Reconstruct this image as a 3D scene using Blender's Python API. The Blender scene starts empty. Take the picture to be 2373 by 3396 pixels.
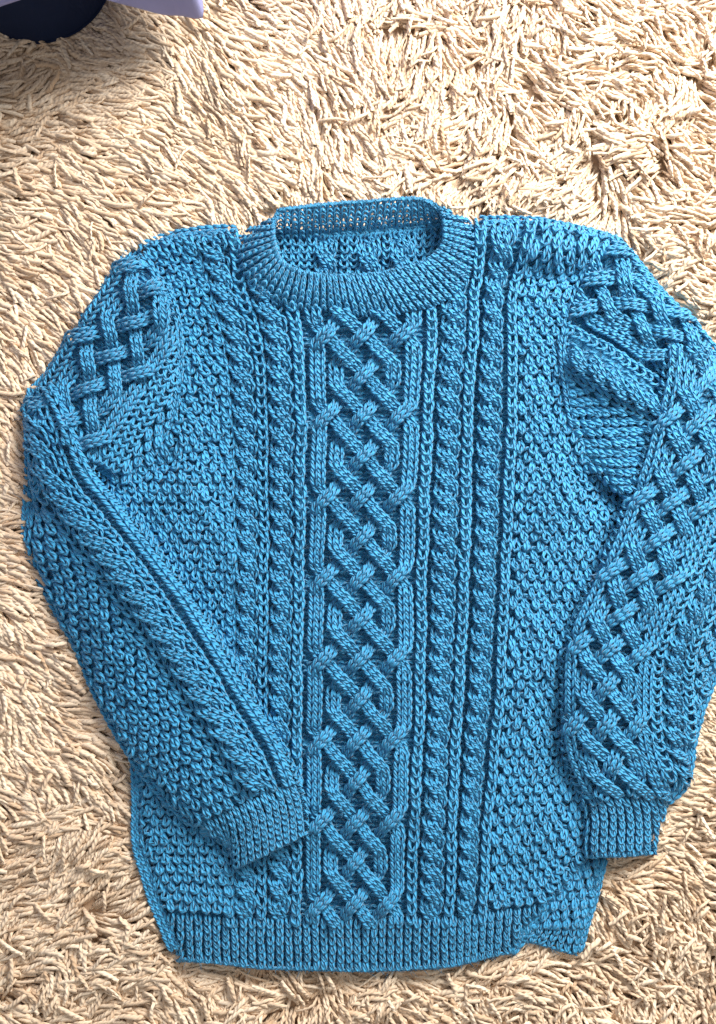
import bpy, math
import numpy as np
from mathutils import Vector

rng = np.random.default_rng(7)
C = bpy.context.scene.collection
S = 0.00038                       # metres per unit (one photo pixel on the floor plane)
IW, IH = 2373.0, 3396.0
F = 2826.0                        # focal length in the same unit
TILT = math.radians(4.0)

# ------------------------------------------------------------------ camera, world, light
cam_d = bpy.data.cameras.new('camera')
cam = bpy.data.objects.new('camera', cam_d); C.objects.link(cam)
cam_d.sensor_fit = 'VERTICAL'
cam_d.angle = 2 * math.atan(IH / 2 / F)
cam_d.clip_start = 0.02; cam_d.clip_end = 50
CAMLOC = np.array([0.0, -F * math.sin(TILT), F * math.cos(TILT)])
cam.location = CAMLOC * S
cam.rotation_euler = (TILT, 0, 0)
sc = bpy.context.scene
sc.camera = cam

world = bpy.data.worlds.new('World'); sc.world = world
world.use_nodes = True
bg = world.node_tree.nodes['Background']
bg.inputs['Color'].default_value = (1.0, 0.985, 0.97, 1)
bg.inputs['Strength'].default_value = 0.44

ld = bpy.data.lights.new('window_light', 'AREA')
ld.shape = 'RECTANGLE'; ld.size = 0.9; ld.size_y = 0.9
ld.energy = 102; ld.color = (1.0, 0.96, 0.90)
lo = bpy.data.objects.new('window_light', ld); C.objects.link(lo)
lo.location = (1.08, 1.32, 1.18)
lo.rotation_euler = (Vector((0.1, 0.05, 0)) - lo.location).to_track_quat('-Z', 'Y').to_euler()

sc.view_settings.view_transform = 'Standard'
sc.view_settings.look = 'None'
sc.view_settings.exposure = 0.0
sc.view_settings.gamma = 1.0
sc.cycles.max_bounces = 6
sc.cycles.diffuse_bounces = 4
sc.cycles.glossy_bounces = 2

# ------------------------------------------------------------------ helpers
ct, st = math.cos(TILT), math.sin(TILT)
def to_world(p):
    """(x right, y down, height) in floor units of the photo -> metres in the room."""
    p = np.asarray(p, float)
    dx = (p[..., 0] - IW / 2) / F; dy = -(p[..., 1] - IH / 2) / F
    d = np.stack([dx, dy * ct + st, dy * st - ct], -1)
    t = (p[..., 2] - CAMLOC[2]) / d[..., 2]
    return (CAMLOC + d * t[..., None]) * S

def hermite(xs, Y, x):
    """non-uniform Catmull-Rom along axis 0 of Y (N,...) at x (n,)"""
    xs = np.asarray(xs, float)
    x = np.clip(x, xs[0], xs[-1])
    m = np.gradient(Y, xs, axis=0)
    i = np.clip(np.searchsorted(xs, x, side='right') - 1, 0, len(xs) - 2)
    h = xs[i + 1] - xs[i]; t = (x - xs[i]) / h
    sh = (slice(None),) + (None,) * (Y.ndim - 1)
    t2, t3 = t * t, t * t * t
    return ((2*t3 - 3*t2 + 1)[sh] * Y[i] + ((t3 - 2*t2 + t) * h)[sh] * m[i]
            + (-2*t3 + 3*t2)[sh] * Y[i + 1] + ((t3 - t2) * h)[sh] * m[i + 1])

class Patch:
    """a sheet of fabric: (u across, v along) -> (x, y, height)"""
    def __init__(self, us, vs, G, clip=None, wob=4.0, seed=0, zfun=None):
        self.us = np.asarray(us, float); self.vs = np.asarray(vs, float)
        self.G = np.asarray(G, float); self.clip = clip; self.wob = wob
        r = np.random.default_rng(seed); self.ph = r.uniform(0, 6.28, 8); self.zfun = zfun
    def P(self, u, v):
        R = hermite(self.vs, self.G, v)                      # n, Nu, 3
        us = self.us; x = np.clip(u, us[0], us[-1])
        m = np.gradient(R, us, axis=1)
        i = np.clip(np.searchsorted(us, x, side='right') - 1, 0, len(us) - 2)
        h = us[i + 1] - us[i]; t = ((x - us[i]) / h)
        k = np.arange(len(x)); t2, t3 = t*t, t*t*t
        out = ((2*t3 - 3*t2 + 1)[:, None] * R[k, i] + ((t3 - 2*t2 + t) * h)[:, None] * m[k, i]
               + (-2*t3 + 3*t2)[:, None] * R[k, i + 1] + ((t3 - t2) * h)[:, None] * m[k, i + 1])
        p = self.ph
        out[:, 2] += self.wob * (np.sin(out[:, 0] / 61 + p[0] + 1.3 * np.sin(out[:, 1] / 173 + p[1]))
                                 + np.sin(out[:, 1] / 83 + p[2] + 1.1 * np.sin(out[:, 0] / 140 + p[3])))
        if self.zfun is not None:
            out[:, 2] += self.zfun(out[:, 0], out[:, 1])
        wx = self.wob * 0.5 * np.sin(out[:, 1] / 47 + p[4] + np.sin(out[:, 0] / 90 + p[5]))
        wy = self.wob * 0.5 * np.sin(out[:, 0] / 53 + p[6] + np.sin(out[:, 1] / 95 + p[7]))
        out[:, 0] += wx; out[:, 1] += wy
        return out
    def frame(self, u, v):
        e = 2.0
        p = self.P(u, v)
        du = self.P(u + e, v) - self.P(u - e, v); dv = self.P(u, v + e) - self.P(u, v - e)
        n = np.cross(du, dv)
        n /= np.linalg.norm(n, axis=1)[:, None] + 1e-9
        n[n[:, 2] < 0] *= -1
        return p, n

def inside(poly, x, y):
    poly = np.asarray(poly, float); r = np.zeros(np.shape(x), bool)
    j = len(poly) - 1
    for i in range(len(poly)):
        xi, yi = poly[i]; xj, yj = poly[j]
        c = ((yi > y) != (yj > y)) & (x < (xj - xi) * (y - yi) / (yj - yi + 1e-12) + xi)
        r ^= c; j = i
    return r

def edge_dist(poly, x, y):
    poly = np.asarray(poly, float); d = np.full(np.shape(x), 1e9)
    for i in range(len(poly)):
        a, b = poly[i - 1], poly[i]
        ab = b - a; t = np.clip(((x - a[0]) * ab[0] + (y - a[1]) * ab[1]) / (ab @ ab + 1e-9), 0, 1)
        d = np.minimum(d, np.hypot(x - a[0] - t * ab[0], y - a[1] - t * ab[1]))
    return d

def mesh_obj(name, V, Q, mat, parent=None, uv=None, tint=None, smooth=True, label=None, cat=None, kind=None, group=None):
    me = bpy.data.meshes.new(name)
    V = np.ascontiguousarray(V, np.float32); Q = np.ascontiguousarray(Q, np.int32)
    me.vertices.add(len(V)); me.vertices.foreach_set('co', V.ravel())
    n, w = Q.shape
    me.loops.add(n * w); me.loops.foreach_set('vertex_index', Q.ravel())
    me.polygons.add(n)
    me.polygons.foreach_set('loop_start', np.arange(0, n * w, w, dtype=np.int32))
    me.polygons.foreach_set('loop_total', np.full(n, w, np.int32))
    me.polygons.foreach_set('use_smooth', np.full(n, smooth, bool))
    if uv is not None:
        l = me.uv_layers.new(name='UVMap'); l.data.foreach_set('uv', np.ascontiguousarray(uv, np.float32).ravel())
    if tint is not None:
        a = me.attributes.new('tint', 'FLOAT', 'POINT'); a.data.foreach_set('value', np.ascontiguousarray(tint, np.float32))
    me.update(calc_edges=True); me.validate()
    o = bpy.data.objects.new(name, me); C.objects.link(o)
    if mat is not None: me.materials.append(mat)
    if parent is not None: o.parent = parent
    for k, val in (('label', label), ('category', cat), ('kind', kind), ('group', group)):
        if val: o[k] = val
    return o

def tubes(P, Ra, Rb, side_ref, m, twist_len):
    """P (n,k,3) metres, Ra/Rb (n,k) metres, side_ref (n,k,3): surface normal. -> V,Q,uv,per-vertex strand index"""
    n, k, _ = P.shape
    T = np.gradient(P, axis=1); T /= np.linalg.norm(T, axis=2, keepdims=True) + 1e-12
    A = np.cross(side_ref, T); A /= np.linalg.norm(A, axis=2, keepdims=True) + 1e-12
    B = np.cross(T, A)
    th = np.arange(m) / m * 2 * np.pi
    V = (P[:, :, None, :] + (Ra[:, :, None] * np.cos(th))[..., None] * A[:, :, None, :]
         + (Rb[:, :, None] * np.sin(th))[..., None] * B[:, :, None, :])
    L = np.concatenate([np.zeros((n, 1)), np.cumsum(np.linalg.norm(np.diff(P, axis=1), axis=2), 1)], 1) / twist_len
    i = np.arange(n)[:, None, None] * k * m; r = np.arange(k - 1)[None, :, None] * m; c = np.arange(m)[None, None, :]
    c2 = (c + 1) % m
    Q = np.stack([i + r + c, i + r + c2, i + r + m + c2, i + r + m + c], -1).reshape(-1, 4)
    ua = np.broadcast_to(L[:, :-1, None], (n, k - 1, m)); ub = np.broadcast_to(L[:, 1:, None], (n, k - 1, m))
    va = np.broadcast_to(c / m, (n, k - 1, m)); vb = va + 1.0 / m
    uv = np.stack([np.stack([ua, va], -1), np.stack([ua, vb], -1), np.stack([ub, vb], -1), np.stack([ub, va], -1)], 3).reshape(-1, 2)
    return V.reshape(-1, 3), Q, uv

# ------------------------------------------------------------------ materials
def node_mat(name):
    m = bpy.data.materials.new(name); m.use_nodes = True
    nt = m.node_tree; return m, nt, nt.nodes, nt.links, nt.nodes['Principled BSDF']

def yarn_material(name, lo_c, hi_c, rough, plies, bump, sheen, groove):
    m, nt, N, Lk, b = node_mat(name)
    uvn = N.new('ShaderNodeUVMap'); uvn.uv_map = 'UVMap'
    sep = N.new('ShaderNodeSeparateXYZ'); Lk.new(uvn.outputs['UV'], sep.inputs[0])
    m1 = N.new('ShaderNodeMath'); m1.operation = 'MULTIPLY_ADD'; m1.inputs[1].default_value = plies
    Lk.new(sep.outputs['Y'], m1.inputs[0]); Lk.new(sep.outputs['X'], m1.inputs[2])
    m2 = N.new('ShaderNodeMath'); m2.operation = 'MULTIPLY'; m2.inputs[1].default_value = 2 * math.pi
    Lk.new(m1.outputs[0], m2.inputs[0])
    sn = N.new('ShaderNodeMath'); sn.operation = 'SINE'; Lk.new(m2.outputs[0], sn.inputs[0])
    geo = N.new('ShaderNodeTexCoord')
    nz = N.new('ShaderNodeTexNoise'); nz.inputs['Scale'].default_value = 900; nz.inputs['Detail'].default_value = 3
    Lk.new(geo.outputs['Object'], nz.inputs['Vector'])
    ad = N.new('ShaderNodeMath'); ad.operation = 'MULTIPLY_ADD'; ad.inputs[1].default_value = 0.7
    Lk.new(nz.outputs['Fac'], ad.inputs[0]); Lk.new(sn.outputs[0], ad.inputs[2])
    bp = N.new('ShaderNodeBump'); bp.inputs['Strength'].default_value = bump; bp.inputs['Distance'].default_value = 0.0009
    Lk.new(ad.outputs[0], bp.inputs['Height']); Lk.new(bp.outputs[0], b.inputs['Normal'])
    at = N.new('ShaderNodeAttribute'); at.attribute_name = 'tint'
    nb = N.new('ShaderNodeTexNoise'); nb.inputs['Scale'].default_value = 60; nb.inputs['Detail'].default_value = 4
    Lk.new(geo.outputs['Object'], nb.inputs['Vector'])
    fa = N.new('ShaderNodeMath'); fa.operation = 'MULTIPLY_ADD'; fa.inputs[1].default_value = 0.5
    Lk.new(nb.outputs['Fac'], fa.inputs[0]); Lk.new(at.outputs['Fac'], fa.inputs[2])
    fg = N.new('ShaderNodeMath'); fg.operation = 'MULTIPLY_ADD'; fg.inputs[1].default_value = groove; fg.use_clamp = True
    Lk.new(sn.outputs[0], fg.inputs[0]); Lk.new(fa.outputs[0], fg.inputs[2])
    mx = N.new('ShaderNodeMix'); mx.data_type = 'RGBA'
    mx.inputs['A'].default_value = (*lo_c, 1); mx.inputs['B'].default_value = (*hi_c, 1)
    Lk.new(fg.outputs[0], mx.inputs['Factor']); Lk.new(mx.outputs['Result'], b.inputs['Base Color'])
    b.inputs['Roughness'].default_value = rough
    b.inputs['Specular IOR Level'].default_value = 0.35
    b.inputs['Sheen Weight'].default_value = sheen; b.inputs['Sheen Roughness'].default_value = 0.5
    return m

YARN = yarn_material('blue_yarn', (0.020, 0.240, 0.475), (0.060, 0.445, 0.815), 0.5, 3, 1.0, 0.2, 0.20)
PILE = yarn_material('cream_cotton', (0.56, 0.38, 0.235), (0.90, 0.745, 0.57), 0.85, 2, 0.45, 0.1, 0.04)

# ------------------------------------------------------------------ stitches
U_T = np.array([(-.40,-.85,-.7),(-.50,-.45,.2),(-.46,0,.8),(-.26,.36,1),(0,.50,.8),(.26,.36,1),(.46,0,.8),(.50,-.45,.2),(.40,-.85,-.7)])
LEG_L = np.array([(-.40,-.66,-.7),(-.47,-.34,.4),(-.38,.02,1.),(-.22,.38,.7),(-.05,.72,-.5)])
LEG_R = LEG_L * np.array([-1, 1, 1])
TOOTH = np.array([(-.15,-.70,-1.3),(-.20,-.38,-.1),(-.29,-.05,.7),(-.30,.22,1.1),(0,.43,1.0),(.30,.22,1.1),(.29,-.05,.7),(.20,-.38,-.1),(.15,-.70,-1.3)])
PURL = np.array([(-.58,.16,-.9),(-.30,-.10,.3),(0,-.20,.6),(.30,-.10,.3),(.58,.16,-.9)])

class Yarn:
    """collects stitches on one patch and links them as one knitted part"""
    def __init__(self, patch): self.p = patch; self.items = []
    def add(self, pts, rad, keep=None):
        """pts (n,k,3) in (u,v,h); rad scalar"""
        if keep is not None: pts = pts[keep]
        if len(pts): self.items.append((pts, rad))
    def place(self, T, u, v, W, Pt, H, h0, rad, ang=0.0, jit=1.0):
        u = np.atleast_1d(u).astype(float); v = np.atleast_1d(v).astype(float); n = len(u)
        W = np.broadcast_to(W, n); Pt = np.broadcast_to(Pt, n); h0 = np.broadcast_to(h0, n)
        jit = jit * 1.25; ang = np.broadcast_to(ang, n) + rng.normal(0, 0.07 * jit, n)
        sc_ = rng.normal(1, 0.06 * jit, (n, 1))
        a = T[None, :, 0] * W[:, None] * sc_; s = T[None, :, 1] * Pt[:, None] * rng.normal(1, .04 * jit, (n, 1))
        a = a + rng.normal(0, .03 * jit, a.shape) * W[:, None]; s = s + rng.normal(0, .025 * jit, s.shape) * Pt[:, None]
        ca, sa = np.cos(ang)[:, None], np.sin(ang)[:, None]
        uu = u[:, None] + a * ca - s * sa + rng.normal(0, .8 * jit, (n, 1))
        vv = v[:, None] + a * sa + s * ca + rng.normal(0, .8 * jit, (n, 1))
        hh = h0[:, None] + T[None, :, 2] * H + rng.normal(0, .9 * jit, (n, 1))
        self.add(np.stack([uu, vv, hh], -1), rad)
    # --- patterns
    def rib(self, uc, v0, v1, pitch=34.5, W=24, h0=10, rad=6.2, phase=0.0):
        v = np.arange(v0 + pitch * .5, v1, pitch)
        self.place(U_T, np.full(len(v), uc), v + phase, W, pitch, 6, h0, rad)
    def ribbing(self, u0, u1, v0, v1, pu, pv, h0=4, rad=5.2, fill=True):
        us = np.arange(u0 + pu / 2, u1, pu); vs = np.arange(v0 + pv / 2, v1 + 1, pv)
        U, V = np.meshgrid(us, vs)
        self.place(U_T, U.ravel(), V.ravel(), pu * .49, pv * .97, 5.5, h0 + 4, rad)
        if fill:
            self.place(PURL, U.ravel() + pu / 2, V.ravel(), pu * .45, pv * .8, 2, h0 - 11, rad * .8)
    def moss(self, u0, u1, v0, v1, pu=38.0, pv=32.5, h0=4):
        us = np.arange(u0 + pu / 4, u1, pu); vs = np.arange(v0 + pv / 2, v1, pv)
        U, V = np.meshgrid(us, vs); off = (np.arange(len(vs)) % 2)[:, None] * pu / 2
        U = (U + off)
        self.place(TOOTH, U.ravel(), V.ravel(), 26, 36, 5.0, h0 + 4, 6.8, jit=1.6)
        self.place(PURL, U.ravel() + pu / 2, V.ravel() + 4, 22, 20, 3, h0 - 1, 6.3, jit=1.5)
    def purls(self, u0, u1, v0, v1, pu=25, pv=17.5, h0=-7):
        us = np.arange(u0 + pu / 2, u1, pu); vs = np.arange(v0 + pv / 2, v1, pv)
        U, V = np.meshgrid(us, vs); U = U + (np.arange(len(vs)) % 2)[:, None] * pu * .5
        self.place(PURL, U.ravel(), V.ravel(), pu * .95, pv * 1.1, 3, h0, 4.8, jit=1.2)
    def strand(self, uv, h, cols, w, pitch, rad, s_off=0.0, H=4.5, nar=0.0):
        """knit columns following a path: uv (N,2), h (N,)"""
        d = np.linalg.norm(np.diff(uv, axis=0), axis=1); arc = np.r_[0, np.cumsum(d)]
        t = np.gradient(uv, axis=0); t /= np.linalg.norm(t, axis=1)[:, None]
        s0 = np.arange(pitch * .5 + s_off, arc[-1], pitch); n = len(s0)
        for c in range(cols):
            off = (c - (cols - 1) / 2) * w
            for T in (LEG_L, LEG_R):
                a = off + T[None, :, 0] * w * 1.06 + rng.normal(0, .5, (n, 1)) + rng.normal(0, .35, (n, len(T)))
                s = s0[:, None] + T[None, :, 1] * pitch + rng.normal(0, .9, (n, 1))
                s = np.clip(s, 0, arc[-1])
                cu = np.interp(s, arc, uv[:, 0]); cv = np.interp(s, arc, uv[:, 1]); hh = np.interp(s, arc, h)
                tu = np.interp(s, arc, t[:, 0]); tv = np.interp(s, arc, t[:, 1]); a = a * (1 - nar * np.minimum(1, np.abs(tu) / .6))
                crown = -2.2 * (abs(off) + np.abs(T[None, :, 0]) * w * .5) / w
                self.add(np.stack([cu + tv * a, cv - tu * a, hh + T[None, :, 2] * H + crown + rng.normal(0, .5, (n, 1))], -1), rad)
    def rope(self, uc, v0, v1, half=68.5, flip=1, lift=0, phase=0.0, amp=17.5, rad=5.6, w=18.5, pitch=25):
        v = np.arange(v0, v1, 2.0); ph = (v - phase) / half
        for k in (0, 1):
            q = (ph + k + 0.5) % 2.0                      # 0..1 over (left to right), 1..2 under
            over = q < 1
            f = np.where(over, q, 2 - q)
            x = -np.cos(np.pi * f) * amp * flip
            hh = -4 + (18 + lift) * np.clip(np.minimum(v - v0, v1 - v) / 50, 0, 1) + np.clip(np.minimum(v - v0, v1 - v) / 50, .2, 1) * np.where(over, np.sin(np.pi * q) * 13, -np.sin(np.pi * (q - 1)) * 15)
            self.strand(np.stack([uc + x, v], -1), hh, 2, w, pitch, rad, s_off=-6 * k)
    def braid(self, uc, v0, v1, spacing=59.0, period=269.5, phase=0.0, rad=5.8, w=21.5, pitch=28, amp=15):
        q = period / 4; v = np.arange(v0, v1, 2.0); nv = len(v)
        pos = list(range(6)); X = np.zeros((6, nv)); Hh = np.full((6, nv), 14.0)
        k0 = int(math.floor((v0 - phase) / q)) - 1; k1 = int(math.ceil((v1 - phase) / q)) + 1
        for s in range(6): X[s] = s
        for k in range(k0, k1 + 1):
            vc = phase + k * q; ty = k % 4
            pairs = {0: [(0, 1), (2, 3), (4, 5)], 1: [(1, 2), (3, 4)], 2: [(2, 3)], 3: [(1, 2), (3, 4)]}[ty]
            right_over = ty in (1, 3)
            f = np.clip((v - vc) / (q * 1.12) + .5, 0, 1); f = f * .35 + .65 * f * f * (3 - 2 * f)
            bump = np.clip(1 - ((v - vc) / (q * .8)) ** 2, 0, 1)
            for a, b in pairs:
                sa, sb = pos.index(a), pos.index(b)
                X[sa] += f; X[sb] -= f
                Hh[sa] += (amp if right_over else -amp) * bump; Hh[sb] += (-amp if right_over else amp) * bump
                pos[sa], pos[sb] = b, a
        for s in range(6):
            self.strand(np.stack([uc + (X[s] - 2.5) * spacing, v], -1), Hh[s], 2, w, pitch, rad, s_off=rng.uniform(-8, 8), nar=.24)
        self.purls(uc - 2.9 * spacing, uc + 2.9 * spacing, v0, v1, h0=-10)
    # --- build
    def build(self, name, parent, label=None, kind=None, m=6, only=None):
        Vs, Qs, UVs, Ts = [], [], [], []; base = 0
        for pts, rad in self.items:
            n, k, _ = pts.shape
            p, nn = self.p.frame(pts[..., 0].ravel(), pts[..., 1].ravel())
            q = p + nn * pts[..., 2].ravel()[:, None]
            q = q.reshape(n, k, 3); nn = nn.reshape(n, k, 3)
            if getattr(self.p, 'width', None) is not None:
                keep = pts[:, k // 2, 0] < self.p.width(pts[:, k // 2, 1]) + 5
                p = p.reshape(n, k, 3)[keep].reshape(-1, 3); q, nn = q[keep], nn[keep]; n = len(q)
                if n == 0: continue
            if self.p.clip is not None:
                c = p.reshape(n, k, 3)[:, k // 2]
                keep = self.p.clip(c[:, 0], c[:, 1])
                q, nn = q[keep], nn[keep]; n = len(q)
                if n == 0: continue
            Pw = to_world(q); nw = nn * np.array([1, -1, 1])
            taper = np.ones(k); taper[0] = taper[-1] = .62
            R = rad * S * taper[None, :] * rng.normal(1, .06, (n, 1))
            V, Q, uv = tubes(Pw, R, R * .92, nw, m, 21 * S)
            Vs.append(V); Qs.append(Q + base); UVs.append(uv)
            Ts.append(np.repeat(rng.normal(.28, .10, n), k * m)); base += len(V)
            nf = int(n * 1.0)                                   # loose fibres standing off the yarn
            if nf:
                a = rng.integers(0, n, nf); c_ = rng.integers(1, k - 1, nf)
                p0 = Pw[a, c_]; dr = rng.normal(0, 1, (nf, 3)) + nw[a, c_] * .9; dr /= np.linalg.norm(dr, axis=1)[:, None]
                ln = rng.uniform(10, 32, nf)[:, None] * S; bd = rng.normal(0, .35, (nf, 3)) * ln
                fp = np.stack([p0 + dr * rad * S * .7, p0 + dr * ln * .6 + bd * .3, p0 + dr * ln + bd], 1)
                fr_ = np.tile(np.array([.75, .6, .35]) * S, (nf, 1))
                V, Q, uv = tubes(fp, fr_, fr_, np.broadcast_to(np.array([.31, .47, .83]), fp.shape), 3, 60 * S)
                Vs.append(V); Qs.append(Q + base); UVs.append(uv); Ts.append(np.full(len(V), .5)); base += len(V)
        if not Vs: return None
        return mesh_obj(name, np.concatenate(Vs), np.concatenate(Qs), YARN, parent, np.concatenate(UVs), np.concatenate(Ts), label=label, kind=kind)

def sheet(name, patch, parent, h=-12, step=14, u_rng=None, v_rng=None, label=None):
    u0, u1 = u_rng or (patch.us[0], patch.us[-1]); v0, v1 = v_rng or (patch.vs[0], patch.vs[-1])
    nu = max(2, int((u1 - u0) / step)); nv = max(2, int((v1 - v0) / step))
    U, V = np.meshgrid(np.linspace(u0, u1, nu), np.linspace(v0, v1, nv))
    p, n = patch.frame(U.ravel(), V.ravel()); q = p + n * h
    i = np.arange(nv - 1)[:, None] * nu + np.arange(nu - 1)[None, :]
    Q = np.stack([i, i + 1, i + nu + 1, i + nu], -1).reshape(-1, 4)
    if patch.clip is not None:
        c = p[Q].mean(1); Q = Q[patch.clip(c[:, 0], c[:, 1])]
    if getattr(patch, 'width', None) is not None:
        Q = Q[U.ravel()[Q].mean(1) < patch.width(V.ravel()[Q].mean(1)) + 24]
    used = np.unique(Q); remap = np.full(len(q), -1); remap[used] = np.arange(len(used)); Q = remap[Q]; q = q[used]
    Vw = to_world(q)
    uv = np.stack([U.ravel() / 15, V.ravel() / 40], -1)[used][Q.ravel()]
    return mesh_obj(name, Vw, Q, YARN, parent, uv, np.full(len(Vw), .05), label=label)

# ================================================================== the rug
def vnoise(x, y, cell, seed):
    r = np.random.default_rng(seed); g = r.normal(0, 1, (64, 64))
    fx = x / cell; fy = y / cell; ix = np.floor(fx).astype(int); iy = np.floor(fy).astype(int)
    tx = fx - ix; ty = fy - iy; tx = tx*tx*(3-2*tx); ty = ty*ty*(3-2*ty)
    G = lambda a, b: g[a % 64, b % 64]
    return (G(ix,iy)*(1-tx)+G(ix+1,iy)*tx)*(1-ty) + (G(ix,iy+1)*(1-tx)+G(ix+1,iy+1)*tx)*ty

SIL = [(470,830),(560,785),(700,770),(800,790),(900,800),(1450,800),(1600,750),(1850,745),(2050,800),(2120,930),(2300,1095),
       (2352,1184),(2480,1600),(2440,2000),(2340,2300),(2285,2560),(2200,2660),(2165,2840),(2000,2850),(1950,3020),(1905,3160),
       (1760,3110),(1650,3165),(1450,3200),(1050,3215),(740,3200),(575,3165),(500,2990),(448,2800),(445,2510),(330,2290),(175,1980),
       (90,1800),(105,1480),(95,1330),(215,1180),(310,1010),(420,850)]

FLOW = [(300,400,.15),(100,250,.1),(600,150,.9),(700,500,.45),(1000,300,.7),(1100,600,.3),(1400,100,1.5),(1500,350,2.3),(1700,500,1.2),(2000,250,.4),
        (2200,500,.9),(2250,100,.5),(1900,650,2.6),(300,800,.7),(100,1000,.6),(60,1400,.9),(60,1700,.3),(200,2200,.25),(100,2500,.5),(250,2700,.15),(350,2950,.5),
        (120,3100,-.3),(300,3300,.2),(600,3300,.9),(900,3330,2.2),(1200,3320,.4),(1500,3330,-.4),(1750,3330,.9),(2000,3150,.7),(2250,3300,.8),
        (2100,2950,.35),(2300,2750,.15),(2320,2500,.5),(2250,950,.4),(2350,900,.3)]
def flow_angle(x, y):
    cx = np.zeros(x.shape); cy = np.zeros(x.shape)
    for fx, fy, a in FLOW:
        w = 1.0 / ((x - fx) ** 2 + (y - fy) ** 2 + 120 ** 2) ** 1.5
        cx += w * math.cos(a); cy += w * math.sin(a)
    return np.arctan2(cy, cx)

def rug_strands():
    def grid(x0, x1, y0, y1, sp):
        X, Y = np.meshgrid(np.arange(x0, x1, sp), np.arange(y0, y1, sp))
        X = X + rng.uniform(-.6, .6, X.shape) * sp; Y = Y + rng.uniform(-.6, .6, Y.shape) * sp
        return X.ravel(), Y.ravel()
    x, y = grid(-90, IW + 90, -90, IH + 110, 14.8)
    ok = ~(inside(SIL, x, y) & (edge_dist(SIL, x, y) > 38))
    x, y = x[ok], y[ok]
    x2, y2 = grid(-520, IW + 520, -480, IH + 480, 22.0)
    ok = ~((x2 > -90) & (x2 < IW + 90) & (y2 > -90) & (y2 < IH + 110))
    x = np.r_[x, x2[ok]]; y = np.r_[y, y2[ok]]
    big = np.r_[np.ones(len(x) - ok.sum()), np.full(ok.sum(), 1.35)]
    n = len(x)
    # tufts: strands of one tuft lean together, spreading a little
    cs = 105.0
    gx = np.floor(x / cs + .35 * vnoise(x, y, 140, 3)).astype(int); gy = np.floor(y / cs + .35 * vnoise(x, y, 140, 4)).astype(int)
    hsh = lambda a, b, k: np.abs(np.sin(a * 127.1 + b * 311.7 + k * 74.7) * 43758.5453) % 1.0
    chaos = np.clip(.32 + .9 / (1 + np.exp(-(x - 1250 + .25 * (y - 1000)) / 260)) + .18 * vnoise(x, y, 320, 12) + .35 / (1 + np.exp(-(y - 2750) / 150)), .2, 1.25)
    tj = (hsh(gx, gy, 1) - .5) * 1.3 * chaos
    wild = (hsh(gx, gy, 2) < np.where((x > 1250) & (y < 900), .38, .20)) * (hsh(gx, gy, 3) - .5) * 4.2 * chaos
    ang = flow_angle(x, y) + .45 * vnoise(x, y, 260, 5) + tj + wild + rng.normal(0, .15, n) * (.5 + chaos)
    stray = rng.random(n) < .055 * chaos
    ang = np.where(stray, rng.uniform(0, 6.28, n), ang)
    L = rng.uniform(66, 140, n) * np.where(stray, .9, 1) * big
    k = 6; t = np.linspace(0, 1, k)
    ca, sa = np.cos(ang), np.sin(ang)
    curl = rng.normal(0, .26, n) + .16 * vnoise(x, y, 200, 8)
    top = 30 + rng.uniform(-11, 12, n) * (.45 + .65 * chaos) + 9 * vnoise(x, y, 120, 6) + stray * rng.uniform(5, 22, n)
    tip = top + rng.uniform(-14, 6, n)
    d = edge_dist(SIL, x, y); ins = inside(SIL, x, y)
    press = np.where(ins, .18, np.clip(.28 + d / 120, .28, 1))
    top = np.clip(top, 9, 64) * press; tip = np.clip(tip, 7, 64) * press
    f = t[None, :] * L[:, None] * .96
    lat = curl[:, None] * L[:, None] * (t[None, :] ** 2 - .4 * t[None, :]) + rng.normal(0, 1.6, (n, k))
    px = x[:, None] + ca[:, None] * f - sa[:, None] * lat
    py = y[:, None] + sa[:, None] * f + ca[:, None] * lat
    rise = np.array([0, .62, .97, 1.05, 1.0, 0])
    pz = 2 + top[:, None] * rise[None, :]
    pz[:, -1] = 2 + tip; pz[:, -2] = 2 + (top + tip) * .52
    pin = inside(SIL, px, py) & (edge_dist(SIL, px, py) > 4); pz = np.where(pin, np.minimum(pz, 10), pz)
    nb_ = (px > 870) & (px < 1520) & (py > 690) & (py < 900); pz = np.where(nb_, np.minimum(pz, 14), pz)
    P = to_world(np.stack([px, py, pz], -1))
    rad = rng.uniform(5.2, 7.4, n) * (1.22 - .2 * chaos) * np.where(rng.random(n) < .18, 1.22, 1.0) * np.sqrt(big)
    flat = rng.uniform(.36, .62, n) + .28 * chaos * rng.random(n)
    tp = np.array([.8, 1.0, 1.0, 1.0, 1.04, .86])
    Ra = rad[:, None] * tp[None, :] * S * rng.normal(1, .08, (n, k)); Rb = Ra * flat[:, None]
    side = np.stack([-sa, -ca, np.zeros(n)], -1)             # horizontal, across the strand (metres frame)
    T = np.gradient(P, axis=1); T /= np.linalg.norm(T, axis=2, keepdims=True)
    up = np.cross(T, np.broadcast_to(side[:, None, :], T.shape)); up[up[..., 2].mean(1) < 0] *= -1
    roll = rng.normal(0, .5, n)[:, None, None]
    up = up * np.cos(roll) + np.broadcast_to(side[:, None, :], T.shape) * np.sin(roll)
    tint = np.clip(rng.normal(.32, .20, n) + .07 * vnoise(x, y, 180, 9), -.15, .75)
    return x, y, P, Ra, Rb, up, tint

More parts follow.
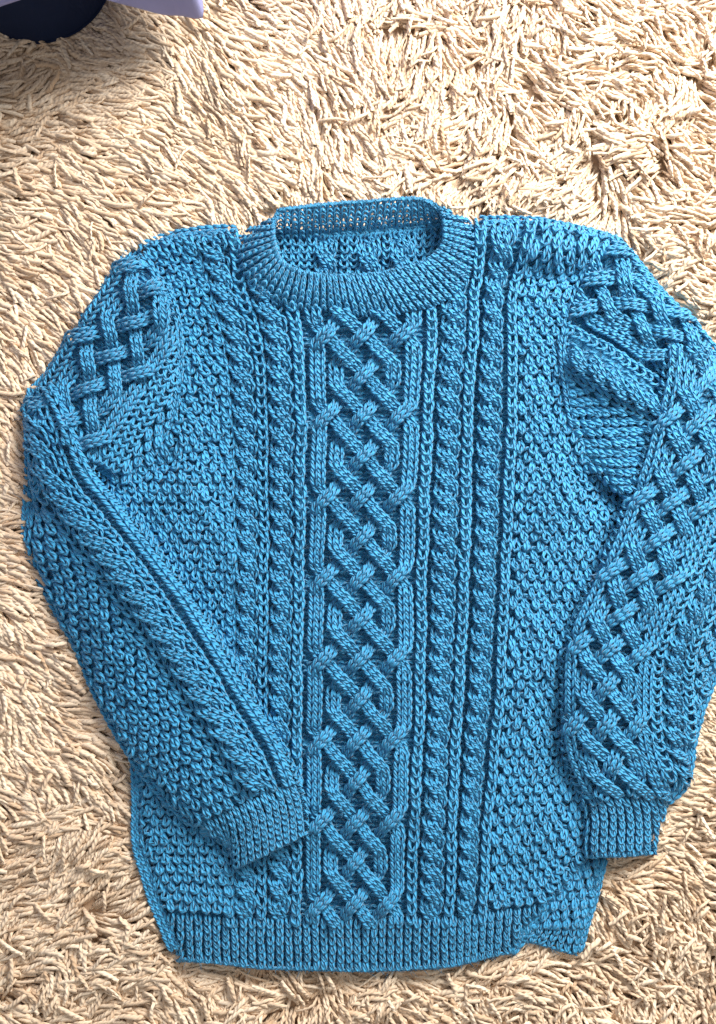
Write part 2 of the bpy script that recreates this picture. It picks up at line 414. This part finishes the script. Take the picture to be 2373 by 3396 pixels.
rug = bpy.data.objects.new('rug', None); C.objects.link(rug)
rug['label'] = 'cream shaggy cotton rug with matted tufts lying under the blue jumper'; rug['category'] = 'rug'
bm_v = to_world(np.array([[-560,-520,0],[IW+560,-520,0],[IW+560,IH+520,0],[-560,IH+520,0]], float))
bm_b = bm_v.copy(); bm_b[:, 2] -= .006
Vb = np.concatenate([bm_v, bm_b])
Qb = [[0,3,2,1],[4,5,6,7],[0,1,5,4],[1,2,6,5],[2,3,7,6],[3,0,4,7]]
mb, nt, N_, L_, b_ = node_mat('rug_backing')
b_.inputs['Base Color'].default_value = (.55, .38, .25, 1); b_.inputs['Roughness'].default_value = .95
nz_ = N_.new('ShaderNodeTexNoise'); nz_.inputs['Scale'].default_value = 220
bp_ = N_.new('ShaderNodeBump'); bp_.inputs['Strength'].default_value = .6; bp_.inputs['Distance'].default_value = .002
L_.new(nz_.outputs['Fac'], bp_.inputs['Height']); L_.new(bp_.outputs[0], b_.inputs['Normal'])
mesh_obj('backing', Vb, Qb, mb, rug, smooth=False)

sx, sy, P_, Ra_, Rb_, up_, ti_ = rug_strands()
tipx = P_[:, -1, :]
cand = np.where((sy > 3235) & (sy < 3370) & (sx > 20) & (sx < IW - 60))[0]
cand = cand[np.argsort(-(P_[cand, 2:5, 2].mean(1)))][:300]
single = np.zeros(len(sx), bool); single[cand] = True
M_ = 5
def pile_mesh(name, sel, kind=None):
    V, Q, uv = tubes(P_[sel], Ra_[sel], Rb_[sel], up_[sel], M_, 17 * S)
    return mesh_obj(name, V, Q, PILE, rug, uv, np.repeat(ti_[sel], P_.shape[1] * M_), kind=kind)
pile_mesh('pile', np.where(~single)[0], 'stuff')
for i in cand: pile_mesh('strand', np.array([i]))

# ================================================================== the jumper
jumper = bpy.data.objects.new('jumper', None); C.objects.link(jumper)
jumper.location = tuple(to_world(np.array([1190., 2000., 30.])))
jumper['label'] = 'bright blue hand-knitted cable jumper laid flat on the cream shaggy rug'; jumper['category'] = 'jumper'
bpy.context.view_layer.update()
class _Rel: pass
def attach(o, parent):
    o.parent = parent
ROOT = jumper
INV = np.array(jumper.location)

# parts are modelled in room coordinates, so the parent's offset is taken back out
_mesh_obj = mesh_obj
def mesh_obj(name, V, Q, mat, parent=None, uv=None, tint=None, **kw):
    if parent is not None and (parent is jumper): V = np.asarray(V) - INV
    elif parent is not None and parent.get('_abs'): V = np.asarray(V) - INV
    o = _mesh_obj(name, V, Q, mat, parent, uv, tint, **kw)
    if parent is jumper: o['_abs'] = 1
    return o

# ---- front panel
bu = [300, 760, 868, 985, 1192, 1394, 1518, 1658, 2060]
rows = {
  #      left  lrib rib1 rib2  mid  rib3 rib4 rrib right
  760:  [(455,835),(622,785),(772,772),(900,770),(1190,760),(1450,750),(1590,735),(1770,735),(2070,805)],
  850:  [(500,870),(655,862),(785,850),(930,850),(1190,850),(1440,850),(1585,845),(1735,850),(2000,880)],
  950:  [(545,935),(680,950),(796,950),(955,950),(1195,950),(1435,950),(1574,950),(1705,950),(1940,960)],
  1100: [(585,1070),(720,1100),(844,1100),(983,1100),(1202,1100),(1430,1100),(1566,1100),(1698,1100),(1905,1105)],
  1250: [(590,1235),(744,1250),(864,1250),(993,1250),(1206,1250),(1424,1250),(1556,1250),(1700,1250),(1890,1250)],
  1400: [(540,1400),(757,1400),(871,1400),(998,1400),(1206,1400),(1417,1400),(1548,1400),(1697,1400),(1915,1400)],
  1600: [(420,1600),(764,1600),(874,1600),(997,1600),(1203,1600),(1409,1600),(1543,1600),(1690,1600),(2000,1600)],
  1950: [(400,1950),(768,1950),(874,1950),(992,1950),(1197,1950),(1399,1950),(1535,1950),(1673,1950),(2060,1950)],
  2300: [(430,2300),(762,2300),(870,2300),(985,2300),(1192,2300),(1393,2300),(1518,2300),(1657,2300),(2060,2300)],
  2650: [(442,2650),(762,2650),(868,2650),(984,2650),(1183,2650),(1377,2650),(1498,2650),(1624,2650),(2040,2640)],
  2900: [(470,2885),(760,2900),(866,2900),(983,2900),(1177,2900),(1367,2900),(1492,2900),(1606,2900),(2000,2860)],
  3050: [(525,3030),(762,3050),(866,3055),(983,3055),(1175,3055),(1362,3055),(1486,3052),(1600,3040),(1950,2985)],
  3215: [(572,3166),(764,3200),(866,3210),(983,3217),(1172,3219),(1358,3217),(1480,3206),(1590,3182),(1900,3085)],
}
rows[732] = [(x_, y_ - 5) for x_, y_ in rows[760]]
bz = {732: [0,8,14,18,20,18,24,26,8], 760: [40,48,54,58,60,58,66,72,50], 850: [52,58,62,62,60,64,70,74,58], 950:[60,62,64,66,66,68,68,64,60]}
zdef = [52, 60, 62, 64, 66, 64, 62, 60, 54]
for v_ in rows:
    r_ = rows[v_]; sl = max(0.0, min(1.0, (1100 - v_) / 340.0))
    r_[0] = (r_[1][0] - 455, r_[1][1] + 136 * sl - (0 if v_ < 2700 else 4 + (v_ - 2700) * .06))
    r_[8] = (r_[7][0] + 400, r_[7][1] + 95 * sl - (0 if v_ < 2500 else (v_ - 2500) * .13))
bv = sorted(rows)
BG = np.array([[(*rows[v][i], bz.get(v, zdef)[i] - (14 if v == 3215 else 0)) for i in range(9)] for v in bv], float)
NECK = [(795,740),(795,830),(812,900),(865,955),(960,1000),(1070,1018),(1190,1035),(1300,1033),(1409,1010),(1490,972),(1545,910),(1556,850),(1565,785),(1560,700),(1200,600),(860,640)]
FRONT_R = [(440,800),(560,760),(622,740),(772,730),(850,640),(1560,640),(1600,700),(1770,690),(1960,730),(2066,800),(2010,880),(1950,950),(1915,1080),(1900,1250),(1925,1400),(1985,1560),(2060,1640),(2110,1720),(2080,2200),(2050,2600),(2000,2780),(1945,2860),(1868,2950),(1800,3025),(1752,3066),(1735,3112),(1690,3175),(1600,3300),(600,3300),(584,3170),(552,3080),(515,2989),(482,2880),(460,2800),(455,2515),(410,2300),(330,1900),(330,1640),(330,1530),(520,1450),(555,1380),(575,1260),(578,1170),(566,1065),(527,955),(487,905)]
OUTL = FRONT_R + FRONT_R[:1]
def front_clip(x, y): return inside(FRONT_R, x, y) & ~inside(NECK, x, y)
def front_z(x, y):
    g = lambda cx, cy, sx_, sy_, a, r=0.0: a * np.exp(-(((x-cx)*math.cos(r)+(y-cy)*math.sin(r))/sx_)**2 - ((-(x-cx)*math.sin(r)+(y-cy)*math.cos(r))/sy_)**2)
    z = g(1850, 825, 210, 48, 24, .06) + g(1800, 915, 190, 40, -20, .05) + g(2010, 1640, 160, 46, -30, .8)
    z = z + g(1980, 1560, 160, 40, 10, .8) + g(540, 1540, 110, 34, -26, -.55) + g(600, 1590, 120, 40, 10, -.55)
    z = z + g(735, 850, 16, 120, -10, -.35) + g(1480, 2700, 260, 160, 10) + g(900, 2880, 240, 40, -8, -.3)
    d = edge_dist([(1945,2860),(1868,2950),(1800,3025),(1752,3066),(1735,3112),(1752,3066),(1800,3025),(1868,2950)], x, y)
    z = z + 6 * np.sin(x / 118 + 1.2 * np.sin(y / 210)) * np.sin(y / 155 + .8) + g(690, 1700, 30, 210, 9, -.5) + g(640, 1330, 26, 190, 8, .35) + g(1800, 1760, 34, 260, 9, .35) + g(1760, 2480, 30, 300, 8, -.12) + g(640, 2960, 40, 190, 8, .9)
    e = edge_dist(FRONT_R, x, y)
    return z + 10 * np.exp(-(d / 60) ** 2) - 40 * np.exp(-(e / 15) ** 1.6)
body = Patch(bu, bv, BG, front_clip, wob=3.5, seed=1, zfun=front_z)

front = sheet('front_panel', body, jumper, v_rng=(734, 3208), label='cable front of the jumper with plaited centre')
R0 = 2132.0
for uc, nm in ((812, 'rope'), (926, 'rope'), (1459, 'rope'), (1588, 'rope')):
    y = Yarn(body); y.rope(uc, 756, 3050, phase=R0 + rng.uniform(-6, 6)); y.purls(uc - 34, uc + 34, 756, 3050, h0=-10)
    y.build('rope_cable', front)
for uc in (760, 868, 985, 1394, 1521, 1658):
    y = Yarn(body); y.rib(uc, 756, 3055, phase=rng.uniform(-8, 8))
    y.purls(uc - 28, uc - 8, 768, 3055, pu=16); y.purls(uc + 10, uc + 30, 768, 3055, pu=16)
    y.build('rib_column', front)
y = Yarn(body); y.braid(1192, 1000, 3062, phase=2184.0, spacing=60); y.build('braid_cable', front)
y = Yarn(body); y.moss(308, 738, 756, 3035); y.build('moss_panel', front, kind='stuff')
y = Yarn(body); y.moss(1680, 2056, 756, 3035); y.build('moss_panel', front, kind='stuff')
y = Yarn(body); y.ribbing(304, 2056, 3046, 3214, 30.5, 28, h0=2); uu = np.arange(306, 2056, 16.); y.place(PURL, uu, np.full(len(uu), 3212.), 23, 20, 3, 5, 5.6); y.place(PURL, uu + 8, np.full(len(uu), 3216.), 23, 20, 3, -4, 5.6); y.build('hem_ribbing', front, kind='stuff')

# ---- back panel showing past the lower corner of the front
bk_us = [0, 80, 160, 240]; bk_vs = [0, 120, 200, 320]
BK = [[(1790,2850,32),(1870,2850,40),(1945,2850,40),(2010,2840,28)],
      [(1765,2975,32),(1840,2975,40),(1910,2972,42),(1972,2965,30)],
      [(1735,3065,32),(1810,3058,40),(1880,3052,42),(1945,3045,32)],
      [(1690,3130,30),(1765,3128,36),(1845,3150,40),(1914,3168,32)]]
bkp = Patch(bk_us, bk_vs, BK, None, wob=2, seed=3)
back = sheet('back_panel', bkp, jumper, label='lower corner of the back showing past the front hem')
y = Yarn(bkp); y.moss(0, 238, 0, 212, pu=38); y.build('moss_panel', back, kind='stuff')
y = Yarn(bkp); y.ribbing(0, 240, 205, 318, 30, 27, h0=3); uu = np.arange(2, 240, 15.); y.place(PURL, uu, np.full(len(uu), 318.), 22, 20, 3, 3, 5.4); y.build('hem_ribbing', back, kind='stuff')

# ---- inside of the back neck
nk = Patch([0, 200, 400, 600], [0, 60, 120, 190],
           [[(880,758,46),(1085,762,46),(1290,750,46),(1510,722,46)],[(890,830,48),(1085,832,46),(1290,825,46),(1490,800,48)],
            [(890,890,46),(1085,892,44),(1290,886,44),(1490,866,46)],[(890,960,42),(1085,962,40),(1290,956,40),(1490,936,42)]], None, wob=2, seed=4)
inner = sheet('back_neck', nk, jumper, label='inside of the back neck seen through the collar')
y = Yarn(nk)
for uc in np.arange(14, 600, 27):
    if not (150 < uc < 240 or 290 < uc < 380 or 410 < uc < 470): y.rib(uc, 20, 190, pitch=24, W=24, h0=3, rad=5.4)
for uc in (195, 335, 440): y.rope(uc, 14, 190, half=72, phase=rng.uniform(0, 60), amp=17)
y.purls(0, 600, 0, 190, h0=-4); y.build('knit_columns', inner, kind='stuff')
y = Yarn(nk)
uu = np.arange(8, 596, 15.0)
y.place(PURL, uu, np.full(len(uu), 10.), 20, 20, 4, 9, 6, ang=.5); y.place(PURL, uu + 7, np.full(len(uu), 20.), 20, 20, 4, 7, 6, ang=-.5)
y.build('neck_seam', inner)

# ---- neckband
ring = [((925,792,44),(925,692,112)),((1080,786,42),(1080,674,116)),((1205,780,42),(1222,664,118)),((1330,768,42),(1340,656,118)),
        ((1450,752,46),(1420,664,118)),((1542,735,60),(1458,704,116)),((1574,785,74),(1468,757,114)),((1565,850,78),(1464,802,110)),
        ((1553,918,78),(1438,838,106)),((1492,985,76),(1387,870,104)),((1409,1020,76),(1305,892,101)),((1300,1043,76),(1232,906,99)),
        ((1190,1046,76),(1150,910,98)),((1070,1030,76),(1069,909,98)),((958,1012,76),(987,893,101)),((860,965,76),(936,862,105)),
        ((803,892,74),(918,822,108)),((795,818,70),(911,780,112)),((845,760,58),(910,738,114)),((925,792,44),(925,692,112))]
rb = np.array([r[0] for r in ring], float); rr = np.array([r[1] for r in ring], float)
mid = (rb + rr) / 2; al = np.r_[0, np.cumsum(np.linalg.norm(np.diff(rb * .5 + rr * .5, axis=0), axis=1))]
al *= 2050 / al[-1]
mid[:, 2] += 8
neckp = Patch(al, [0, 70, 140], np.stack([rb, mid, rr], 0), None, wob=0.0, seed=5)
B_END, F_START = al[4], al[5]
y = Yarn(neckp)
band = sheet('neckband', neckp, jumper, h=-9, step=12, u_rng=(al[5] - 20, al[18] + 10), label='ribbed round collar standing up from the neckline')
for uc in np.arange(6, 2050, 29.7):
    back_part = uc < al[5] - 30 or uc > al[18] + 20
    if back_part:
        v = np.arange(10, 138, 20.)
        y.place(U_T, np.full(len(v), uc), v, 19, 22, 4, 2, 4.8)
        y.place(PURL, np.full(len(v), uc + 13), v, 12, 18, 2, -2, 3.7)
    else:
        y.rib(uc, 0, 142, pitch=24, W=12.5, h0=8, rad=5.0)
y.build('collar_ribbing', band, kind='stuff')
y = Yarn(neckp)
uu = np.arange(4, 2050, 13.5)
y.place(PURL, uu, np.full(len(uu), 139.), 19, 20, 4, 3, 5.2, ang=.35); y.place(PURL, uu + 6, np.full(len(uu), 137.), 19, 20, 4, -4, 5.2, ang=-.35)
y.build('collar_edge', band)

# ---- sleeves
def sleeve_patch(edges, W, prof, zl, zr, zh, seed, clip=None, wob=3.0, over=26):
    """edges: [(v, (xa,ya), (xb,yb))]; u = 0 at a, W at b; profile rises from zl / zr at the edges by zh"""
    us = np.r_[-over, 0, 10, np.arange(30, W + 80, 20.0)]
    G = []; Ls = []
    for j, (v, a, b) in enumerate(edges):
        a = np.array(a, float); b = np.array(b, float); L = np.linalg.norm(b - a); d = (b - a) / L; Ls.append(L)
        za, zb, hh = zl[j], zr[j], zh[j]
        row = []
        for u in us:
            f = min(max(u / L, 0), 1); over_ = max(-u, u - L, 0)
            xy = a + d * (min(max(u, 0), L) + np.sign(u) * -.25 * min(over_, 30) + np.sign(u) * .02 * max(over_ - 30, 0))
            row.append((*xy, za + (zb - za) * f + hh * (1 - abs(2 * f - 1) ** 2.6) - 1.35 * min(over_, 30) - .2 * max(over_ - 30, 0)))
        G.append(row)
    pt = Patch(us, [e[0] for e in edges], G, clip, wob, seed)
    vv_ = np.array([e[0] for e in edges], float); Ls = np.array(Ls)
    pt.width = lambda v: np.interp(v, vv_, Ls)
    return pt

# left sleeve, upper part (runs from the shoulder down to the elbow fold)
O_ = np.array([440., 826.]); d_ = np.array([-.553, .833]); p_ = np.array([.833, .553])
lus = [-26, 0, 60, 140, 240, 330, 430]; lvs = [-60, 60, 200, 350, 500, 680]
lz = [4, 40, 82, 104, 104, 88, 66]
LU = [[(*(O_ + d_ * v + p_ * max(u, -4)), lz[i] * (0.72 if v < 0 else 1)) for i, u in enumerate(lus)] for v in lvs]
LSEAM = [(432,815),(505,905),(545,955),(584,1065),(595,1170),(592,1260),(572,1380),(530,1470),(470,1540),(410,1650),(300,1700),(60,1480),(60,1250),(380,820)]
def lu_z(x, y):
    d = edge_dist([(432,815),(505,905),(545,955),(584,1065),(595,1170),(592,1260),(572,1380),(592,1260),(595,1170),(584,1065),(545,955),(505,905)], x, y)
    return -22 * np.exp(-(d / 26) ** 2) + 9 * np.sin((x * .553 + y * .833) / 52)
lup = Patch(lus, lvs, LU, lambda x, y: inside(LSEAM, x, y), wob=4, seed=6, zfun=lu_z)
lsl = sheet('sleeve', lup, jumper, label='sleeve folded at the elbow and laid across the front')
y = Yarn(lup); y.braid(138, -50, 660, phase=60, spacing=52, w=22, pitch=26, rad=5.8); y.build('braid_cable', lsl, label='upper plait of the folded sleeve')
y = Yarn(lup)
for uc in (300, 326, 352): y.rib(uc, -50, 660, pitch=27, W=26, h0=5)
y.purls(280, 372, -50, 660); y.build('rib_column', lsl)
y = Yarn(lup); y.moss(372, 430, -50, 660); y.build('moss_panel', lsl, kind='stuff')

# left sleeve, lower part: u = 0 on the inner fold, W on the outer fold
le = [(0,(175,1268),(125,1288)),(60,(215,1345),(94,1350)),(140,(262,1460),(98,1450)),(240,(305,1575),(98,1590)),(380,(395,1688),(88,1790)),(540,(500,1815),(165,1975)),(700,(598,1948),(250,2130)),
      (860,(690,2085),(318,2290)),(1040,(800,2265),(408,2455)),(1190,(888,2415),(488,2573)),(1320,(958,2545),(598,2690)),(1370,(982,2595),(655,2735)),(1590,(1010,2768),(785,2882))]
lsp = sleeve_patch(le, 430, None, [70,90,104,108,112,114,116,118,122,124,122,118,110], [56,48,46,44,40,40,44,54,72,86,96,98,94], [14,24,30,38,44,46,48,48,46,42,30,24,22], 8)
lsh = sheet('sleeve_fold', lsp, lsl, label='lower half of the folded sleeve')
def to_patch(o): return o
y = Yarn(lsp); vv = np.arange(0, 1372, 2.0)
y.strand(np.stack([14 + 5 * np.sin(vv / 70), vv], -1), np.full(len(vv), 17.), 2, 23, 28, 6.4)
y.strand(np.stack([-12 + 0 * vv, vv], -1), np.full(len(vv), 4.), 1, 22, 28, 6.0)
y.purls(30, 68, 0, 1370, pu=20, pv=17); vo = np.arange(0, 300, 2.0); y.strand(np.stack([lsp.width(vo) - 6, vo], -1), np.full(len(vo), 8.), 2, 22, 27, 6.0)
y.build('braid_cable', lsl, label='edge of the plait along the inner fold')
y = Yarn(lsp); y.rope(133, 60, 1372, phase=20, flip=-1, lift=9, amp=20, w=20.5, half=72); y.purls(96, 170, 0, 1370, h0=-10); y.build('rope_cable', lsl)
for uc in (76, 190):
    y = Yarn(lsp); y.rib(uc, 60, 1372, pitch=31, W=23, h0=6); y.purls(uc - 22, uc - 8, 60, 1370, pu=14); y.build('rib_column', lsl)
y = Yarn(lsp); y.moss(205, 470, 0, 1362); y.build('moss_panel', lsl, kind='stuff')
y = Yarn(lsp); y.ribbing(-22, 400, 1372, 1592, 25.5, 27, h0=3); y.build('cuff', lsl)
y = Yarn(lsp); uu = np.arange(-20, 424, 17.); y.place(PURL, uu, np.full(len(uu), 1588.), 24, 22, 4, 2, 5.4); y.build('cuff_edge', lsl)

# right sleeve, upper part: u = 0 along the top edge, v runs from the armhole towards the fold
rus = [-26, 0, 130, 250, 340, 470, 580, 720, 800, 830]
ra = [(2035,804,14),(2035,794,50),(1934,925,72),(1884,1055,80),(1866,1150,80),(1878,1280,72),(1895,1380,68),(1925,1490,62),(1940,1530,50),(1944,1530,20)]
rm = [(2174,968,14),(2172,958,58),(2098,1032,98),(2052,1150,76),(2028,1245,100),(2040,1370,82),(2052,1470,84),(2062,1590,82),(2068,1640,66),(2068,1640,30)]
rc = [(2350,1150,14),(2345,1140,50),(2285,1180,84),(2228,1270,60),(2205,1360,72),(2220,1470,60),(2240,1570,60),(2240,1690,60),(2230,1740,50),(2226,1740,20)]
rup = Patch(rus, [0, 190, 400], [ra, rm, rc], None, wob=5, seed=9)
rsl = sheet('sleeve', rup, jumper, label='sleeve bunched at the armhole and running out along the side')
y = Yarn(rup); y.braid(112, -5, 400, phase=40, spacing=44, w=20, pitch=26, rad=5.8, amp=12); y.build('braid_cable', rsl, label='bunched top of the sleeve plait')
y = Yarn(rup); y.rope(352, 0, 400, phase=10, amp=20, w=21, half=66, lift=10); y.purls(312, 392, 0, 400, h0=-6); y.build('rope_cable', rsl)
for uc in (278, 418):
    y = Yarn(rup); y.rib(uc, 0, 400, pitch=30, W=30); y.purls(uc - 28, uc - 8, 0, 400, pu=18); y.build('rib_column', rsl)
y = Yarn(rup); y.moss(440, 815, 0, 400); y.build('moss_panel', rsl, kind='stuff')

# right sleeve, lower part: u = 0 on the side facing the front, W outside
re_ = [(0,(2222,1150),(2345,1130)),(120,(2205,1290),(2425,1270)),(250,(2172,1415),(2470,1430)),(400,(2125,1560),(2488,1610)),(590,(2060,1740),(2474,1800)),
       (790,(1972,1930),(2442,2000)),(970,(1893,2098),(2402,2160)),(1170,(1872,2300),(2337,2306)),(1350,(1878,2480),(2290,2474)),(1470,(1918,2597),(2264,2600)),
       (1530,(1942,2655),(2206,2657)),(1720,(1956,2846),(2166,2832))]
rsp = sleeve_patch(re_, 520, None, [96,100,100,98,96,94,92,92,92,90,86,76], [50,46,44,42,42,42,42,42,42,42,44,44], [24,34,42,46,48,50,50,48,44,36,26,22], 11)
rsh = sheet('sleeve_fold', rsp, rsl, label='lower half of the sleeve along the side')
y = Yarn(rsp); y.braid(140, 0, 1520, phase=1010, spacing=50, w=23, pitch=28, rad=6.0, amp=10, period=262); y.build('braid_cable', rsl, label='plait down the middle of the sleeve')
for uc in (305, 408):
    y = Yarn(rsp); y.rib(uc, 0, 1522, pitch=31, W=28); y.purls(uc - 26, uc - 8, 0, 1522, pu=16); y.purls(uc + 10, uc + 28, 0, 1522, pu=16); y.build('rib_column', rsl)
y = Yarn(rsp); y.rope(357, 0, 1522, phase=15, amp=15); y.purls(320, 394, 0, 1522, h0=-10); y.build('rope_cable', rsl)
y = Yarn(rsp); y.moss(428, 560, 0, 1515); y.build('moss_panel', rsl, kind='stuff')
y = Yarn(rsp); y.ribbing(-22, 464, 1522, 1722, 28, 26, h0=3); y.build('cuff', rsl)
y = Yarn(rsp); uu = np.arange(-20, 460, 18.); y.place(PURL, uu, np.full(len(uu), 1720.), 26, 22, 4, 2, 5.4); y.build('cuff_edge', rsl)

# ---- turned edges: knitted selvedge along the outline, seam lines at the armholes
def cord(name, parent, pts, cols, w, rad, pitch=26):
    pts = np.array(pts, float)
    t_ = np.r_[0, np.cumsum(np.linalg.norm(np.diff(pts[:, :2], axis=0), axis=1))]
    q = hermite(t_, pts, np.arange(0, t_[-1], 4.0))
    xs = np.array([-400., 2900.]); ys = np.array([300., 3700.])
    fl = Patch(xs, ys, [[(xs[0], ys[0], 0), (xs[1], ys[0], 0)], [(xs[0], ys[1], 0), (xs[1], ys[1], 0)]], None, wob=0)
    y = Yarn(fl); y.strand(q[:, :2], q[:, 2], cols, w, pitch, rad); return y.build(name, parent)
cord('edge_cord', front, [(446,2440,46),(451,2515,46),(455,2660,46),(457,2800,46),(479,2880,46),(512,2989,46),(548,3075,46),(580,3160,46)], 2, 17, 6.2)
cord('edge_cord', front, [(478,818,38),(560,788,40),(630,775,42),(700,767,42),(790,764,44)], 2, 17, 6.2)
cord('edge_cord', front, [(1590,736,48),(1680,735,54),(1770,738,56),(1880,758,54),(1980,782,48),(2050,805,42)], 2, 17, 6.2)
cord('edge_cord', front, [(1945,2862,46),(1868,2952,46),(1800,3027,44),(1752,3068,42),(1728,3115,38),(1690,3160,38)], 2, 15, 6.0)
cord('edge_cord', back, [(1996,2850,42),(1970,2960,42),(1943,3050,42),(1912,3160,42)], 2, 15, 6.0)
cord('edge_cord', lsl, [(432,840,34),(372,926,34),(312,1016,34),(280,1075,34),(216,1170,34),(160,1250,34),(112,1300,36)], 2, 18, 6.2)
cord('edge_cord', lsl, [(110,1290,40),(97,1350,40),(99,1450,38),(100,1590,36),(92,1700,34),(91,1795,34),(125,1890,34),(168,1975,34),(253,2130,36),(321,2290,42),(410,2455,58),(490,2573,78),(600,2690,90),(660,2735,92)], 2, 17, 6.2)
cord('edge_cord', rsl, [(2040,800,40),(2110,880,44),(2176,962,46),(2260,1052,44),(2340,1135,42),(2420,1268,40)], 2, 18, 6.2)
cord('edge_cord', rsl, [(2400,2160,36),(2337,2306,36),(2309,2390,36),(2290,2474,36),(2280,2545,36),(2262,2604,38),(2208,2655,40)], 2, 17, 6.2)
cord('armhole_seam', lsl, [(470,838,60),(510,905,72),(550,955,76),(588,1065,76),(597,1170,74),(594,1260,72),(572,1380,68),(530,1465,64)], 1, 17, 5.4)
cord('armhole_seam', rsl, [(2020,812,66),(1930,930,78),(1886,1050,84),(1864,1150,84),(1876,1280,76),(1893,1380,72),(1922,1485,66)], 1, 17, 5.4)

# ================================================================== furniture at the top corner
def cloth_mat(name, col, scale, bump):
    m, nt, N, Lk, b = node_mat(name)
    tc = N.new('ShaderNodeTexCoord')
    w1 = N.new('ShaderNodeTexWave'); w1.inputs['Scale'].default_value = scale; w1.bands_direction = 'X'; w1.inputs['Distortion'].default_value = .6
    w2 = N.new('ShaderNodeTexWave'); w2.inputs['Scale'].default_value = scale; w2.bands_direction = 'Y'; w2.inputs['Distortion'].default_value = .6
    ad = N.new('ShaderNodeMath'); Lk.new(w1.outputs['Fac'], ad.inputs[0]); Lk.new(w2.outputs['Fac'], ad.inputs[1])
    for w in (w1, w2): Lk.new(tc.outputs['Object'], w.inputs['Vector'])
    bp = N.new('ShaderNodeBump'); bp.inputs['Strength'].default_value = bump; bp.inputs['Distance'].default_value = .0006
    Lk.new(ad.outputs[0], bp.inputs['Height']); Lk.new(bp.outputs[0], b.inputs['Normal'])
    nz = N.new('ShaderNodeTexNoise'); nz.inputs['Scale'].default_value = 30; nz.inputs['Detail'].default_value = 6; Lk.new(tc.outputs['Object'], nz.inputs['Vector'])
    mx = N.new('ShaderNodeMix'); mx.data_type = 'RGBA'
    mx.inputs['A'].default_value = tuple(c * .8 for c in col) + (1,); mx.inputs['B'].default_value = tuple(c * 1.2 for c in col) + (1,)
    Lk.new(nz.outputs['Fac'], mx.inputs['Factor']); Lk.new(mx.outputs['Result'], b.inputs['Base Color'])
    b.inputs['Roughness'].default_value = .95; b.inputs['Specular IOR Level'].default_value = .15
    return m

# navy round pouf standing on the rug
pouf = bpy.data.objects.new('pouf', None); C.objects.link(pouf)
pc = to_world(np.array([140., -65., 0.])); pouf.location = tuple(pc)
pouf['label'] = 'dark navy fabric round pouf standing on the rug under the lavender cover'; pouf['category'] = 'pouf'
def lathe(prof, n=72):
    prof = np.array(prof, float); th = np.arange(n) / n * 2 * np.pi
    V = np.stack([prof[:, 0][:, None] * np.cos(th), prof[:, 0][:, None] * np.sin(th), np.repeat(prof[:, 1][:, None], n, 1)], -1).reshape(-1, 3)
    k = len(prof); r = np.arange(k - 1)[:, None] * n; c = np.arange(n)[None, :]
    Q = np.stack([r + c, r + (c + 1) % n, r + n + (c + 1) % n, r + n + c], -1).reshape(-1, 4)
    return V * S, Q
NAVY = cloth_mat('navy_fabric', (.010, .018, .050), 500, .5)
V, Q = lathe([(4,6),(236,6),(247,10),(252,24),(254,70),(255,200),(254,330),(250,385),(238,402),(200,410),(4,412)])
mesh_obj('fabric_body', V, Q, NAVY, pouf)
def torus_pts(r, z, rad, n=72, m=6):
    th = np.arange(n + 1) / n * 2 * np.pi
    P = np.stack([r * np.cos(th), r * np.sin(th), np.full(n + 1, z)], -1)[None] * S
    V, Q, uv = tubes(P, np.full((1, n + 1), rad * S), np.full((1, n + 1), rad * S), np.broadcast_to(np.array([0, 0, 1.]), P.shape), m, 1.0)
    return V, Q
for zz in (44, 384):
    V, Q = torus_pts(254 if zz < 100 else 251, zz, 4.5); mesh_obj('piping', V, Q, NAVY, pouf)

# lavender bed cover: corner hangs over the rug, unseen rest shaped to block light
LAV = cloth_mat('lavender_cloth', (.27, .28, .50), 650, .35)
hem = np.array([(-1700,2700),(-1000,1500),(-460,620),(-220,210),(-70,66),(0,24),(58,0),(130,-25),(240,-30),(345,0),(404,13),(471,28),(539,48),(606,56),(655,66),(674,62),(676,40),(671,0),(664,-120),(655,-400),(640,-800),(600,-2000)], float)  # left run beyond the frame is added to cut ambient light
tt = np.r_[0, np.cumsum(np.linalg.norm(np.diff(hem, axis=0), axis=1))]
sm = np.linspace(0, tt[-1], 260); hx = hermite(tt, hem, sm)
hem_z = np.interp(hx[:, 0], [-100, 250, 345, 404, 600, 680], [440, 440, 400, 310, 175, 170])
hem_z[np.argmax(hx[:, 0]):] = np.linspace(hem_z[np.argmax(hx[:, 0])], 520, len(hx) - np.argmax(hx[:, 0]))
hem_w = to_world(np.c_[hx, hem_z])
cen = to_world(np.array([[-1500., -900., 760.]]))[0]
layers = []
for off, zz in ((0.0, 0.0), (.0, .004), (-.004, .05), (-.008, .12), (-.012, .20), (-.016, .30), (-.02, .42), (-.03, .55), (-.06, .62), (-.2, .65), (-.5, .65), (-9, .65)):  # unseen sides made tall so they shade the rug
    v = cen - hem_w; v[:, 2] = 0; L = np.linalg.norm(v, axis=1, keepdims=True)
    q = hem_w + v / L * np.minimum(-off, L * .95)
    q = q + np.c_[np.zeros((len(q), 2)), np.full(len(q), zz) + .002 * np.sin(sm / 60.0)]
    layers.append(q)
lay = np.stack(layers); k, n, _ = lay.shape
i = np.arange(k - 1)[:, None] * n + np.arange(n - 1)[None, :]
Q = np.stack([i, i + 1, i + n + 1, i + n], -1).reshape(-1, 4)
cov = mesh_obj('bed_cover', lay.reshape(-1, 3), Q, LAV, None, label='lavender cloth cover whose pointed corner overhangs the rug, unseen sides raised to shade it', cat='bed cover')
md = cov.modifiers.new('thick', 'SOLIDIFY'); md.thickness = .003; md.offset = -1
md.use_quality_normals = True
